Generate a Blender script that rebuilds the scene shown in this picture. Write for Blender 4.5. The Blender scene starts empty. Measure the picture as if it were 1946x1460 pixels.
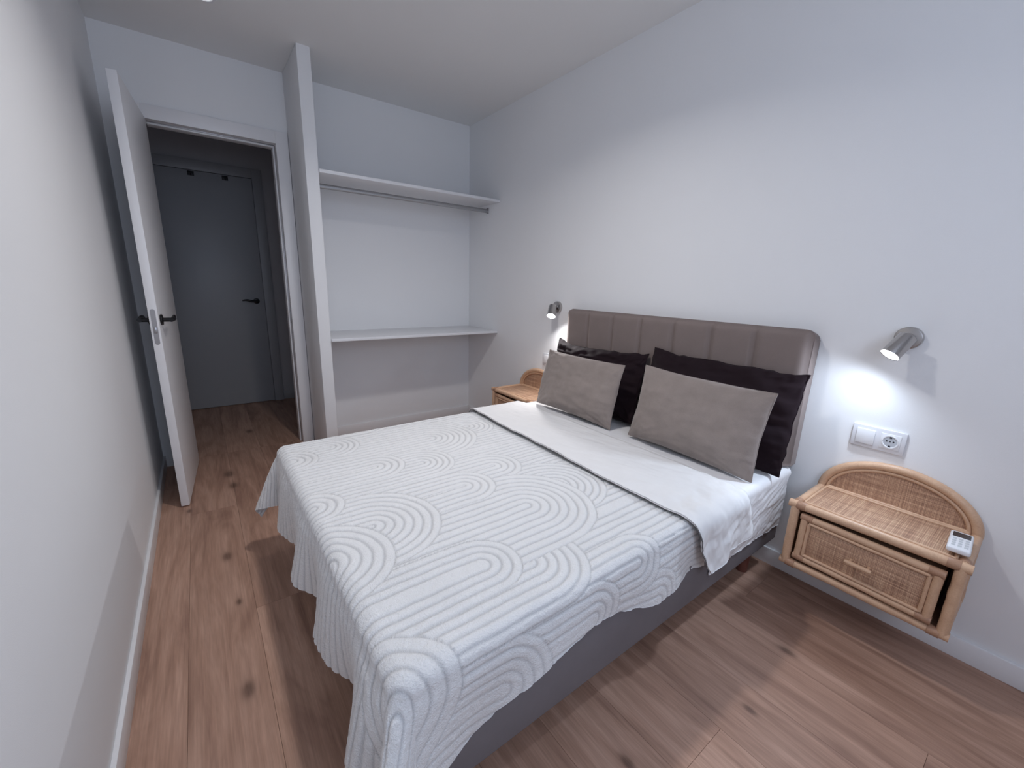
import bpy, bmesh, math, random
import numpy as np
from mathutils import Vector, Matrix

random.seed(7)
RNG = np.random.default_rng(11)
SC = bpy.context.scene
COL = SC.collection
R_ = math.radians

# ------------------------------------------------------------------ camera, world, light, exposure
W, D, H = 2.2436, 3.277, 2.4477          # room width (x), depth of the far wall (y), height (z)
YF = -1.15                               # wall behind the photographer
cam_data = bpy.data.cameras.new('camera')
cam = bpy.data.objects.new('camera', cam_data)
COL.objects.link(cam)
cam.location = (0.2933, 0.0, 1.1999)
cam.rotation_euler = (1.3354, -0.0284, -0.6373)
cam_data.sensor_width = 36.0
cam_data.lens = 789.16 * 36.0 / 1946.0
cam_data.clip_start = 0.01
SC.camera = cam

world = bpy.data.worlds.new('world')
world.use_nodes = True
bg = world.node_tree.nodes['Background']
bg.inputs[0].default_value = (0.55, 0.68, 1.0, 1)
bg.inputs[1].default_value = 0.15
SC.world = world

def area_light(name, loc, rot, size, size_y, power, color, shape='RECTANGLE', spread=180):
    l = bpy.data.lights.new(name, 'AREA')
    l.shape = shape
    l.size = size
    if shape == 'RECTANGLE':
        l.size_y = size_y
    l.energy = power
    l.color = color
    l.spread = R_(spread)
    o = bpy.data.objects.new(name, l)
    o.location = loc
    o.rotation_euler = rot
    COL.objects.link(o)
    return o

# daylight through the window in the wall behind the photographer
area_light('window_daylight', (0.62, YF - 0.02, 1.70), (R_(90), 0, 0), 1.1, 1.1, 17.0, (0.67, 0.79, 1.0))
# recessed downlights over the bed (just above the frame)
LAMPS = [(1.00, 1.38)]
for lx, ly in LAMPS:
    area_light('downlight_beam', (lx, ly, H - 0.010), (0, 0, 0), 0.14, 0.14, 10.9, (1.0, 0.975, 0.96), 'DISK', 144)

SC.view_settings.view_transform = 'Standard'
SC.view_settings.look = 'None'
SC.view_settings.gamma = 1.0
SC.view_settings.use_curve_mapping = False
SC.view_settings.exposure = 0.0

# ------------------------------------------------------------------ materials
def srgb(r, g, b):
    f = lambda c: c / 12.92 if c <= 0.04045 else ((c + 0.055) / 1.055) ** 2.4
    return (f(r / 255), f(g / 255), f(b / 255), 1)

class NT:
    def __init__(self, name):
        self.m = bpy.data.materials.new(name)
        self.m.use_nodes = True
        self.t = self.m.node_tree
        self.b = self.t.nodes['Principled BSDF']
    def n(self, typ, **kw):
        nd = self.t.nodes.new(typ)
        for k, v in kw.items():
            if k.startswith('i_'):
                key = k[2:]
                key = int(key) if key.isdigit() else key
                nd.inputs[key].default_value = v
            else:
                setattr(nd, k, v)
        return nd
    def l(self, a, b):
        self.t.links.new(a, b)
    def math(self, op, a, b=None, clamp=False):
        nd = self.n('ShaderNodeMath', operation=op)
        nd.use_clamp = clamp
        for i, v in enumerate((a, b)):
            if v is None: continue
            if isinstance(v, (int, float)): nd.inputs[i].default_value = v
            else: self.l(v, nd.inputs[i])
        return nd.outputs[0]
    def mix(self, fac, a, b, blend='MIX'):
        nd = self.n('ShaderNodeMix', data_type='RGBA', blend_type=blend)
        for i, v in ((0, fac), (6, a), (7, b)):
            if isinstance(v, (int, float)): nd.inputs[i].default_value = v
            elif isinstance(v, tuple): nd.inputs[i].default_value = v
            else: self.l(v, nd.inputs[i])
        return nd.outputs[2]
    def ramp(self, fac, stops):
        nd = self.n('ShaderNodeValToRGB')
        cr = nd.color_ramp
        while len(cr.elements) < len(stops): cr.elements.new(0.5)
        for e, (p, c) in zip(cr.elements, stops):
            e.position = p
            e.color = c if len(c) == 4 else (*c, 1)
        self.l(fac, nd.inputs[0])
        return nd.outputs[0]
    def coords(self, kind='Object', scale=(1, 1, 1), rot=(0, 0, 0), loc=(0, 0, 0)):
        tc = self.n('ShaderNodeTexCoord')
        mp = self.n('ShaderNodeMapping')
        mp.inputs['Scale'].default_value = scale
        mp.inputs['Rotation'].default_value = rot
        mp.inputs['Location'].default_value = loc
        self.l(tc.outputs[kind], mp.inputs[0])
        return mp.outputs[0]
    def noise(self, vec, scale, detail=3, rough=0.5, dist=0.0):
        nd = self.n('ShaderNodeTexNoise')
        self.l(vec, nd.inputs['Vector'])
        nd.inputs['Scale'].default_value = scale
        nd.inputs['Detail'].default_value = detail
        nd.inputs['Roughness'].default_value = rough
        nd.inputs['Distortion'].default_value = dist
        return nd.outputs[0]
    def bump(self, height, strength=0.3, dist=0.002):
        nd = self.n('ShaderNodeBump')
        nd.inputs['Strength'].default_value = strength
        nd.inputs['Distance'].default_value = dist
        self.l(height, nd.inputs['Height'])
        self.l(nd.outputs[0], self.b.inputs['Normal'])
    def base(self, c):
        if isinstance(c, tuple): self.b.inputs['Base Color'].default_value = c
        else: self.l(c, self.b.inputs['Base Color'])
        return self
    def set(self, **kw):
        for k, v in kw.items():
            self.b.inputs[k.replace('_', ' ')].default_value = v
        return self

def plain(name, col, rough=0.5, metallic=0.0, noise_scale=60, var=0.04, bump=0.0, bdist=0.001):
    t = NT(name)
    v = t.coords('Object')
    n = t.noise(v, noise_scale, 3)
    dark = tuple(c * (1 - var) for c in col[:3]) + (1,)
    lite = tuple(min(1, c * (1 + var)) for c in col[:3]) + (1,)
    t.base(t.mix(n, dark, lite))
    t.set(Roughness=rough, Metallic=metallic)
    if bump: t.bump(n, bump, bdist)
    return t.m

M = {}
def wall_paint(name, col, bump=0.18):
    t = NT(name)
    tc = t.n('ShaderNodeNewGeometry')
    n1 = t.noise(tc.outputs['Position'], 420, 2, 0.6)
    n2 = t.noise(tc.outputs['Position'], 3.0, 2)
    t.base(t.mix(n2, tuple(c * 0.975 for c in col[:3]) + (1,), col))
    t.set(Roughness=0.62)
    t.b.inputs['Specular IOR Level'].default_value = 0.3
    t.bump(n1, bump, 0.0012)
    return t.m
M['wall'] = wall_paint('wall_paint', (0.86, 0.86, 0.87, 1))
M['ceiling'] = wall_paint('ceiling_paint', (0.88, 0.875, 0.87, 1), 0.1)
M['hall'] = wall_paint('hall_paint_dimmed', (0.50, 0.49, 0.50, 1))  # hallway dimness put into the paint colour
M['lacquer'] = plain('white_lacquer', (0.84, 0.83, 0.84, 1), 0.38, 0, 8, 0.012)
M['lacquer_dim'] = plain('hall_lacquer_dimmed', (0.36, 0.36, 0.37, 1), 0.42, 0, 8, 0.02)  # white lacquer darkened, the hallway's shade is in its colour
M['shelf'] = plain('white_melamine', (0.78, 0.78, 0.80, 1), 0.35, 0, 10, 0.01)
M['black_metal'] = plain('black_metal', (0.008, 0.007, 0.009, 1), 0.42, 0.3, 80, 0.1)
M['steel'] = plain('satin_steel', (0.42, 0.41, 0.42, 1), 0.32, 1.0, 200, 0.06)
M['nickel'] = plain('brushed_nickel', (0.46, 0.44, 0.43, 1), 0.2, 1.0, 300, 0.08)
M['rail'] = plain('grey_rail_metal', (0.40, 0.40, 0.41, 1), 0.38, 0.8, 150, 0.04)
M['plastic'] = plain('white_plastic', (0.80, 0.80, 0.82, 1), 0.3, 0, 20, 0.01)
M['plastic_edge'] = plain('socket_white_plastic', (0.74, 0.74, 0.77, 1), 0.35, 0, 20, 0.01)
M['hole'] = plain('dark_hole', (0.02, 0.02, 0.025, 1), 0.6)
M['lcd'] = plain('dark_display', (0.03, 0.03, 0.035, 1), 0.2)
M['button'] = plain('grey_buttons', (0.55, 0.56, 0.58, 1), 0.5)
M['joint'] = plain('floor_underlay', (0.10, 0.065, 0.05, 1), 0.8)
M['leg'] = plain('reddish_wood_leg', srgb(112, 68, 58), 0.5, 0, 40, 0.15)

def fabric(name, col, scale=900, var=0.10, bump=0.25, bdist=0.0008, sheen=0.0, rough=0.9, big=0.06):
    t = NT(name)
    v = t.coords('Object')
    n = t.noise(v, scale, 2, 0.6)
    n2 = t.noise(v, 14, 4, 0.6)
    c1 = t.mix(n, tuple(c * (1 - var) for c in col[:3]) + (1,), tuple(min(1, c * (1 + var)) for c in col[:3]) + (1,))
    f = t.ramp(n2, [(0.3, (1 - big,) * 3), (0.7, (1.0,) * 3)])
    t.base(t.mix(1.0, c1, f, 'MULTIPLY'))
    t.set(Roughness=rough)
    t.b.inputs['Specular IOR Level'].default_value = 0.2
    if sheen:
        t.b.inputs['Sheen Weight'].default_value = sheen
        t.b.inputs['Sheen Roughness'].default_value = 0.45
    t.bump(n, bump, bdist)
    return t.m
M['base_fabric'] = fabric('grey_bed_fabric', srgb(124, 119, 122), 700, 0.06)
M['headboard'] = fabric('taupe_linen', srgb(131, 118, 114), 650, 0.14, 0.35, 0.001, 0.15)
M['velvet'] = fabric('taupe_velvet', srgb(150, 138, 132), 420, 0.12, 0.3, 0.001, 0.35, 0.85, 0.16)
M['brown'] = fabric('dark_brown_cotton', srgb(30, 17, 23), 900, 0.15, 0.2, 0.0006, 0.03, 0.85)
M['sheet'] = fabric('white_cotton', (0.80, 0.79, 0.80, 1), 1200, 0.03, 0.15, 0.0004, 0, 0.85, 0.02)
M['flap'] = fabric('offwhite_cotton', (0.80, 0.79, 0.79, 1), 1100, 0.03, 0.15, 0.0004, 0, 0.85, 0.03)

def chenille():
    t = NT('tufted_white_cotton')
    at = t.n('ShaderNodeAttribute', attribute_name='groove')
    v = t.coords('Object')
    n = t.noise(v, 260, 3, 0.65)
    n2 = t.noise(v, 9, 3)
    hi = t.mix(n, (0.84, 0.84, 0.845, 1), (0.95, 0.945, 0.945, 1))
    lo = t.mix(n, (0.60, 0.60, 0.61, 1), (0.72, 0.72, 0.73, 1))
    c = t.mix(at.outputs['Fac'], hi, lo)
    t.base(t.mix(1.0, c, t.ramp(n2, [(0.3, (0.96,) * 3), (0.7, (1.0,) * 3)]), 'MULTIPLY'))
    t.set(Roughness=0.95)
    t.b.inputs['Specular IOR Level'].default_value = 0.1
    t.bump(n, 0.85, 0.005)
    return t.m
M['chenille'] = chenille()

def rattan(name, a, b):
    t = NT(name)
    v = t.coords('Object')
    n = t.noise(v, 30, 4, 0.6, 0.4)
    n2 = t.noise(v, 260, 2)
    c = t.mix(n, a, b)
    t.base(t.mix(0.18, c, n2, 'OVERLAY'))
    t.set(Roughness=0.42)
    t.bump(n2, 0.15, 0.001)
    return t.m
M['pole'] = rattan('rattan_pole', srgb(186, 146, 118), srgb(220, 184, 152))
M['binding'] = rattan('rattan_binding', srgb(150, 112, 90), srgb(186, 146, 118))
M['side'] = rattan('rattan_side', srgb(165, 126, 100), srgb(190, 150, 122))

def cane(name, axes, per=0.0038):
    """woven cane: two crossed sets of fine strands in the panel's own plane"""
    t = NT(name)
    tc = t.n('ShaderNodeTexCoord')
    sp = t.n('ShaderNodeSeparateXYZ')
    t.l(tc.outputs['Object'], sp.inputs[0])
    a, b = sp.outputs[axes[0]], sp.outputs[axes[1]]
    k = 2 * math.pi / per
    wob = t.noise(tc.outputs['Object'], 25, 2)
    a2 = t.math('ADD', t.math('MULTIPLY', a, k), t.math('MULTIPLY', wob, 3.0))
    b2 = t.math('ADD', t.math('MULTIPLY', b, k * 0.8), t.math('MULTIPLY', wob, 3.0))
    sa = t.math('ADD', t.math('MULTIPLY', t.math('SINE', a2), 0.5), 0.5)
    sb = t.math('ADD', t.math('MULTIPLY', t.math('SINE', b2), 0.5), 0.5)
    wv = t.math('MAXIMUM', t.math('MULTIPLY', sa, 0.85), sb)
    # single strands differ in colour
    stretch = t.n('ShaderNodeMapping')
    sc = [6, 6, 6]; sc['XYZ'.index(axes[0])] = 320
    stretch.inputs['Scale'].default_value = sc
    t.l(tc.outputs['Object'], stretch.inputs[0])
    s1 = t.noise(stretch.outputs[0], 1.0, 2)
    stretch2 = t.n('ShaderNodeMapping')
    sc = [6, 6, 6]; sc['XYZ'.index(axes[1])] = 280
    stretch2.inputs['Scale'].default_value = sc
    t.l(tc.outputs['Object'], stretch2.inputs[0])
    s2 = t.noise(stretch2.outputs[0], 1.0, 2)
    sv = t.math('MULTIPLY', t.math('ADD', s1, s2), 0.5)
    c = t.ramp(sv, [(0.32, srgb(140, 105, 86)), (0.5, srgb(190, 150, 122)), (0.68, srgb(226, 192, 160))])
    c = t.mix(t.ramp(wv, [(0.15, (0.42,) * 3), (0.6, (1.0,) * 3)]), srgb(108, 78, 66), c)
    t.base(c)
    t.set(Roughness=0.6)
    t.bump(wv, 0.6, 0.0012)
    return t.m
M['cane_top'] = cane('woven_cane_top', 'XY')
M['cane_front'] = cane('woven_cane_front', 'YZ')

KNOTS = [(0.265, 2.013, 1.0), (0.279, 1.247, 1.0), (0.285, 1.673, 0.55), (0.128, 2.555, 0.6), (0.322, 2.95, 1.5), (0.335, 2.76, 1.2),
         (1.05, 0.46, 0.7), (1.78, 0.36, 0.8), (1.46, 0.34, 0.6), (1.33, 0.17, 0.8), (0.5, 3.75, 1.2)]
def wood_floor():
    t = NT('oak_laminate')
    g = t.n('ShaderNodeNewGeometry')
    oi = t.n('ShaderNodeObjectInfo')
    off = t.n('ShaderNodeVectorMath', operation='SCALE')
    comb = t.n('ShaderNodeCombineXYZ')
    t.l(t.math('MULTIPLY', oi.outputs['Random'], 37.0), comb.inputs[0])
    t.l(t.math('MULTIPLY', oi.outputs['Random'], 91.0), comb.inputs[1])
    add = t.n('ShaderNodeVectorMath', operation='ADD')
    t.l(g.outputs['Position'], add.inputs[0]); t.l(comb.outputs[0], add.inputs[1])
    m1 = t.n('ShaderNodeMapping'); m1.inputs['Scale'].default_value = (1, 0.14, 1); t.l(add.outputs[0], m1.inputs[0])
    m2 = t.n('ShaderNodeMapping'); m2.inputs['Scale'].default_value = (1, 0.035, 1); t.l(add.outputs[0], m2.inputs[0])
    broad = t.noise(m1.outputs[0], 11, 4, 0.55, 1.2)
    grain = t.noise(m2.outputs[0], 230, 3, 0.6)
    mid = t.noise(m2.outputs[0], 60, 3, 0.6, 0.6)
    c = t.ramp(broad, [(0.28, srgb(150, 116, 101)), (0.46, srgb(177, 141, 122)), (0.62, srgb(192, 156, 137)), (0.8, srgb(170, 135, 118))])
    c = t.mix(1.0, c, t.ramp(grain, [(0.3, (0.86,) * 3), (0.65, (1.05,) * 3)]), 'MULTIPLY')
    c = t.mix(1.0, c, t.ramp(mid, [(0.3, (0.86, 0.84, 0.83)), (0.6, (1.03,) * 3)]), 'MULTIPLY')
    # tone of each plank
    c = t.mix(1.0, c, t.ramp(oi.outputs['Random'], [(0.0, (0.90, 0.88, 0.87)), (0.5, (0.97, 0.96, 0.95)), (1.0, (1.05, 1.04, 1.03))]), 'MULTIPLY')
    sp = t.n('ShaderNodeSeparateXYZ'); t.l(g.outputs['Position'], sp.inputs[0])
    tot = None
    for kx, ky, s in KNOTS:
        dx = t.math('MULTIPLY', t.math('SUBTRACT', sp.outputs[0], kx), 60.0 / s)
        dy = t.math('MULTIPLY', t.math('SUBTRACT', sp.outputs[1], ky), 30.0 / s)
        d2 = t.math('ADD', t.math('MULTIPLY', dx, dx), t.math('MULTIPLY', dy, dy))
        f = t.math('DIVIDE', 1.0, t.math('ADD', t.math('MULTIPLY', d2, d2), 1.0))
        tot = f if tot is None else t.math('MAXIMUM', tot, f)
    kn = t.math('MULTIPLY', tot, t.math('ADD', t.math('MULTIPLY', grain, 0.8), 0.25), True)
    c = t.mix(kn, c, srgb(62, 40, 32))
    t.base(c)
    t.set(Roughness=0.48)
    t.b.inputs['Specular IOR Level'].default_value = 0.35
    t.bump(grain, 0.12, 0.0008)
    return t.m
M['wood'] = wood_floor()

def emitter(name, col, strength):
    t = NT(name)
    t.base((0.9, 0.9, 0.9, 1))
    t.b.inputs['Emission Color'].default_value = col
    t.b.inputs['Emission Strength'].default_value = strength
    return t.m
M['lens'] = emitter('lit_lamp_lens', (0.93, 0.96, 1.0, 1), 30.0)
M['diffuser'] = emitter('lit_ceiling_diffuser', (1.0, 0.97, 0.94, 1), 3.0)
M['spot_glass'] = emitter('downlight_glass', (0.95, 0.95, 1.0, 1), 1.5)

# ------------------------------------------------------------------ geometry helpers
def link(name, me, mat=None, parent=None, loc=None, rot=None):
    o = bpy.data.objects.new(name, me)
    COL.objects.link(o)
    if mat is not None and me is not None:
        me.materials.append(mat)
    if parent is not None: o.parent = parent
    if loc is not None: o.location = loc
    if rot is not None: o.rotation_euler = rot
    return o

def tag(o, label, cat, group=None, kind=None):
    o['label'] = label
    o['category'] = cat
    if group: o['group'] = group
    if kind: o['kind'] = kind
    return o

def empty(name, loc=(0, 0, 0), rot=(0, 0, 0)):
    o = bpy.data.objects.new(name, None)
    o.empty_display_size = 0.05
    o.location = loc; o.rotation_euler = rot
    COL.objects.link(o)
    return o

class MB:
    """collects shapes in a bmesh and links them as one mesh object"""
    def __init__(self): self.bm = bmesh.new()
    def box(self, x0, x1, y0, y1, z0, z1, bev=0.0, seg=2, mat=None):
        r = bmesh.ops.create_cube(self.bm, size=1.0)
        vs = r['verts']
        for v in vs:
            v.co = Vector(((x0 + x1) / 2 + v.co.x * (x1 - x0), (y0 + y1) / 2 + v.co.y * (y1 - y0), (z0 + z1) / 2 + v.co.z * (z1 - z0)))
        if bev:
            es = list({e for v in vs for e in v.link_edges})
            bmesh.ops.bevel(self.bm, geom=es, offset=bev, segments=seg, affect='EDGES', profile=0.5)
        return self
    def cyl(self, a, b, r1, r2=None, seg=24, bev=0.0):
        a, b = Vector(a), Vector(b)
        d = b - a
        r2 = r1 if r2 is None else r2
        ret = bmesh.ops.create_cone(self.bm, cap_ends=True, segments=seg, radius1=r1, radius2=r2, depth=d.length)
        q = Vector((0, 0, 1)).rotation_difference(d.normalized()).to_matrix().to_4x4()
        mtx = Matrix.Translation((a + b) / 2) @ q
        bmesh.ops.transform(self.bm, matrix=mtx, verts=ret['verts'])
        if bev:
            es = [e for e in {e for v in ret['verts'] for e in v.link_edges} if any(len(f.verts) > 4 for f in e.link_faces)]
            bmesh.ops.bevel(self.bm, geom=es, offset=bev, segments=2, affect='EDGES', profile=0.5)
        return self
    def sphere(self, c, r, sc=(1, 1, 1), seg=16):
        ret = bmesh.ops.create_uvsphere(self.bm, u_segments=seg, v_segments=seg // 2, radius=r)
        for v in ret['verts']:
            v.co = Vector((v.co.x * sc[0] + c[0], v.co.y * sc[1] + c[1], v.co.z * sc[2] + c[2]))
        return self
    def tube(self, pts, r, seg=12, closed=False):
        pts = [Vector(p) for p in pts]
        n = len(pts)
        rs = r if isinstance(r, (list, tuple)) else [r] * n
        rings = []
        up = None
        for i, p in enumerate(pts):
            if closed: tg = (pts[(i + 1) % n] - pts[i - 1]).normalized()
            else: tg = (pts[min(i + 1, n - 1)] - pts[max(i - 1, 0)]).normalized()
            if up is None:
                up = tg.orthogonal().normalized()
            up = (up - tg * up.dot(tg)).normalized()
            side = tg.cross(up)
            rings.append([self.bm.verts.new(p + (up * math.cos(2 * math.pi * k / seg) + side * math.sin(2 * math.pi * k / seg)) * rs[i]) for k in range(seg)])
        m = n if closed else n - 1
        for i in range(m):
            A, B = rings[i], rings[(i + 1) % n]
            for k in range(seg):
                self.bm.faces.new((A[k], A[(k + 1) % seg], B[(k + 1) % seg], B[k]))
        if not closed:
            self.bm.faces.new(list(reversed(rings[0]))); self.bm.faces.new(rings[-1])
        return self
    def prism(self, poly, axis, a, b):
        """polygon (2-D points) extruded along an axis between a and b"""
        def P(p, t):
            if axis == 'x': return (t, p[0], p[1])
            if axis == 'y': return (p[0], t, p[1])
            return (p[0], p[1], t)
        A = [self.bm.verts.new(P(p, a)) for p in poly]
        B = [self.bm.verts.new(P(p, b)) for p in poly]
        n = len(poly)
        self.bm.faces.new(A); self.bm.faces.new(list(reversed(B)))
        for i in range(n):
            self.bm.faces.new((A[i], B[i], B[(i + 1) % n], A[(i + 1) % n]))
        return self
    def build(self, name, mat, parent=None, smooth=False, loc=None, rot=None):
        bmesh.ops.recalc_face_normals(self.bm, faces=self.bm.faces[:])
        me = bpy.data.meshes.new(name)
        self.bm.to_mesh(me); self.bm.free()
        if smooth:
            me.polygons.foreach_set('use_smooth', [True] * len(me.polygons))
            try: me.set_sharp_from_angle(angle=R_(40))
            except Exception: pass
        return link(name, me, mat, parent, loc, rot)

def box(name, dims, mat, parent=None, bev=0.0, loc=None, rot=None):
    return MB().box(*dims, bev=bev).build(name, mat, parent, smooth=bool(bev), loc=loc, rot=rot)

# numpy gradient noise
_perm = RNG.permutation(256); _perm = np.concatenate([_perm, _perm, _perm])
_grad = RNG.normal(size=(256, 3)); _grad /= np.linalg.norm(_grad, axis=1)[:, None]
def gnoise(x, y, z=0.0):
    x, y, z = np.broadcast_arrays(np.asarray(x, float), np.asarray(y, float), np.asarray(z, float))
    xi, yi, zi = np.floor(x).astype(int), np.floor(y).astype(int), np.floor(z).astype(int)
    xf, yf, zf = x - xi, y - yi, z - zi
    u, v, w = (t * t * t * (t * (t * 6 - 15) + 10) for t in (xf, yf, zf))
    out = 0
    for i in (0, 1):
        for j in (0, 1):
            for k in (0, 1):
                h = _perm[_perm[_perm[(xi + i) & 255] + ((yi + j) & 255)] + ((zi + k) & 255)]
                g = _grad[h]
                dot = g[..., 0] * (xf - i) + g[..., 1] * (yf - j) + g[..., 2] * (zf - k)
                out = out + dot * (u if i else 1 - u) * (v if j else 1 - v) * (w if k else 1 - w)
    return out
def fbm(x, y, z=0.0, oct=3):
    s, a, f = 0, 1.0, 1.0
    for _ in range(oct):
        s = s + a * gnoise(x * f, y * f, np.asarray(z) * f + 3.1 * f); a *= 0.5; f *= 2.03
    return s

def smoothstep(a, b, x):
    t = np.clip((x - a) / (b - a), 0, 1)
    return t * t * (3 - 2 * t)

def grid_normals(P):
    du = np.gradient(P, axis=0); dv = np.gradient(P, axis=1)
    n = np.cross(du, dv)
    return n / (np.linalg.norm(n, axis=2, keepdims=True) + 1e-12)

def grid_mesh(name, P, attr=None, thick=None, flip=False):
    """a (nu, nv, 3) array of points as a cloth mesh; thick closes it into a thin body below the surface"""
    nu, nv = P.shape[:2]
    idx = np.arange(nu * nv).reshape(nu, nv)
    q = np.stack([idx[:-1, :-1], idx[1:, :-1], idx[1:, 1:], idx[:-1, 1:]], -1).reshape(-1, 4)
    if flip: q = q[:, ::-1]
    V = P.reshape(-1, 3)
    if thick is not None:
        N = grid_normals(P)
        if flip: N = -N
        V2 = (P - N * thick).reshape(-1, 3)
        n0 = nu * nv
        b = np.concatenate([idx[:, 0], idx[-1, 1:], idx[-2::-1, -1], idx[0, -2:0:-1]])
        rim = np.stack([b, b + n0, np.roll(b, -1) + n0, np.roll(b, -1)], -1)
        if flip: rim = rim[:, ::-1]
        q = np.concatenate([q, q[:, ::-1] + n0, rim[:, ::-1]])
        V = np.concatenate([V, V2])
        if attr is not None: attr = np.concatenate([attr.reshape(-1), attr.reshape(-1) * 0])
    me = bpy.data.meshes.new(name)
    me.vertices.add(len(V)); me.vertices.foreach_set('co', V.astype(np.float32).ravel())
    me.loops.add(len(q) * 4); me.loops.foreach_set('vertex_index', q.astype(np.int32).ravel())
    me.polygons.add(len(q)); me.polygons.foreach_set('loop_start', (np.arange(len(q)) * 4).astype(np.int32))
    me.polygons.foreach_set('loop_total', np.full(len(q), 4, np.int32))
    me.polygons.foreach_set('use_smooth', np.ones(len(q), bool))
    me.update(calc_edges=True)
    me.validate()
    if attr is not None:
        at = me.attributes.new('groove', 'FLOAT', 'POINT')
        at.data.foreach_set('value', np.asarray(attr, np.float32).ravel())
    return me

# ------------------------------------------------------------------ room shell
ZT = 0.0
PW, GAP = 0.20, 0.0006
floor_slab = tag(box('floor', (-1.0, 3.3, YF - 0.1, 5.0, -0.12, -0.0125), M['joint']),
                 'brown oak laminate floor of long planks', 'floor', kind='structure')
plank_lib = {}
def plank(x0, x1, y0, y1):
    key = (round(x1 - x0, 4), round(y1 - y0, 4))
    if key not in plank_lib:
        hw, hl = (x1 - x0 - GAP) / 2, (y1 - y0 - GAP) / 2
        o = MB().box(-hw, hw, -hl, hl, -0.012, 0.0, bev=0.0004, seg=1).build('plank', M['wood'], floor_slab)
        plank_lib[key] = o.data
    else:
        o = link('plank', plank_lib[key], None, floor_slab)
    o.location = ((x0 + x1) / 2, (y0 + y1) / 2, 0.0)
PL = 2.00
xs = [0.335 + PW * k for k in range(-2, 11)]
for k, x0 in enumerate(xs[:-1]):
    x1 = x0 + PW
    a, b = max(x0, -0.012 if x0 < 0 else x0), min(x1, W + 0.012)
    if b - a < 0.02: continue
    off = [0.05, 1.65, 0.75, 1.25, 0.28, 1.86, 1.512, 0.62, 1.15, 0.34, 1.72, 0.9][k % 12]
    y = YF - PL + off
    while y < D + 0.06:
        ya, yb = max(y, YF), min(y + PL, D + 0.06)
        if yb - ya > 0.03: plank(a, b, ya, yb)
        y += PL
for k in range(-4, 13):
    x0 = 0.335 + PW * k
    y = D + 0.06
    a, b = max(x0, -0.55), min(x0 + PW, 2.6)
    if b - a < 0.02: continue
    plank(a, b, y, 4.66)

tag(box('wall_left', (-0.12, 0.0, YF - 0.1, D, -0.1, H + 0.1), M['wall']), 'long plain white wall beside the open door', 'wall', kind='structure')
tag(box('wall_right', (W, W + 0.12, YF - 0.1, D + 0.1, -0.1, H + 0.1), M['wall']), 'white wall behind the headboard and bedside lamps', 'wall', kind='structure')
DX0, DX1, DZ = 0.177, 0.807, 2.03
HB = 4.65
wb = MB().box(-0.12, DX0 - 0.036, D, D + 0.11, -0.1, H + 0.1).box(DX1 + 0.02, W + 0.12, D, D + 0.11, -0.1, H + 0.1).box(DX0 - 0.036, DX1 + 0.02, D, D + 0.11, DZ + 0.02, H + 0.1)
tag(wb.build('wall_back', M['wall']), 'white far wall with the doorway and the open closet', 'wall', kind='structure')
PX0, PX1, PY = 0.8825, 0.9535, 2.835
tag(box('wall_closet', (PX0, PX1, PY, D, 0, H), M['wall'], bev=0.003), 'narrow white partition between the doorway and the open closet', 'wall', kind='structure')
wf = MB().box(-0.12, 0.05, YF - 0.12, YF, -0.1, H + 0.1).box(1.19, W + 0.12, YF - 0.12, YF, -0.1, H + 0.1).box(0.05, 1.19, YF - 0.12, YF, -0.1, 1.15).box(0.05, 1.19, YF - 0.12, YF, 2.25, H + 0.1)
tag(wf.build('wall_front', M['wall']), 'white wall with the window, behind the photographer', 'wall', kind='structure')
tag(box('ceiling', (-0.12, W + 0.12, YF - 0.12, D + 0.1, H, H + 0.12), M['ceiling']), 'plain white bedroom ceiling', 'ceiling', kind='structure')

BH, BT = 0.075, 0.012
tag(box('baseboard_left', (0, BT, YF, D, 0, BH), M['lacquer'], bev=0.0015), 'white baseboard along the wall by the open door', 'baseboard', kind='structure')
tag(box('baseboard_right', (W - BT, W, YF, D, 0, BH), M['lacquer'], bev=0.0015), 'white baseboard under the headboard wall', 'baseboard', kind='structure')
tag(box('baseboard_back', (PX1, W - BT, D - BT, D, 0, BH), M['lacquer'], bev=0.0015), 'white baseboard at the back of the open closet', 'baseboard', kind='structure')
bc = MB().box(PX1, PX1 + BT, PY, D - BT, 0, BH, bev=0.0015)
tag(bc.build('baseboard_closet', M['lacquer']), 'white baseboard on the closet side of the partition', 'baseboard', kind='structure')

# door frame
fr = tag(empty('trim_1', ((DX0 + DX1) / 2, D, 0)), 'white frame around the bedroom doorway', 'door frame', kind='structure')
def fbox(name, x0, x1, y0, y1, z0, z1, mat=M['lacquer'], bev=0.0015, parent=fr, org=((DX0 + DX1) / 2, D, 0)):
    return box(name, (x0 - org[0], x1 - org[0], y0 - org[1], y1 - org[1], z0 - org[2], z1 - org[2]), mat, parent, bev)
CW = 0.072
fbox('side_casing', DX1, DX1 + CW, D - 0.015, D, 0, DZ + CW)
fbox('side_casing', DX0 - CW - 0.016, DX0 - 0.016, D - 0.015, D, 0, DZ + CW)
fbox('head_casing', DX0 - 0.016, DX1, D - 0.015, D, DZ, DZ + CW)
fbox('side_jamb', DX1, DX1 + 0.02, D, D + 0.11, 0, DZ)
fbox('side_jamb', DX0 - 0.036, DX0 - 0.016, D, D + 0.11, 0, DZ)
fbox('head_jamb', DX0 - 0.036, DX1 + 0.02, D, D + 0.11, DZ, DZ + 0.02)
fbox('door_stop', DX1 - 0.012, DX1, D + 0.045, D + 0.11, 0, DZ - 0.012)
fbox('head_stop', DX0, DX1, D + 0.045, D + 0.11, DZ - 0.012, DZ)
fbox('rubber_seal', DX1 - 0.004, DX1, D + 0.033, D + 0.041, 0, DZ - 0.004, M['steel'], 0.001)
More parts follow.
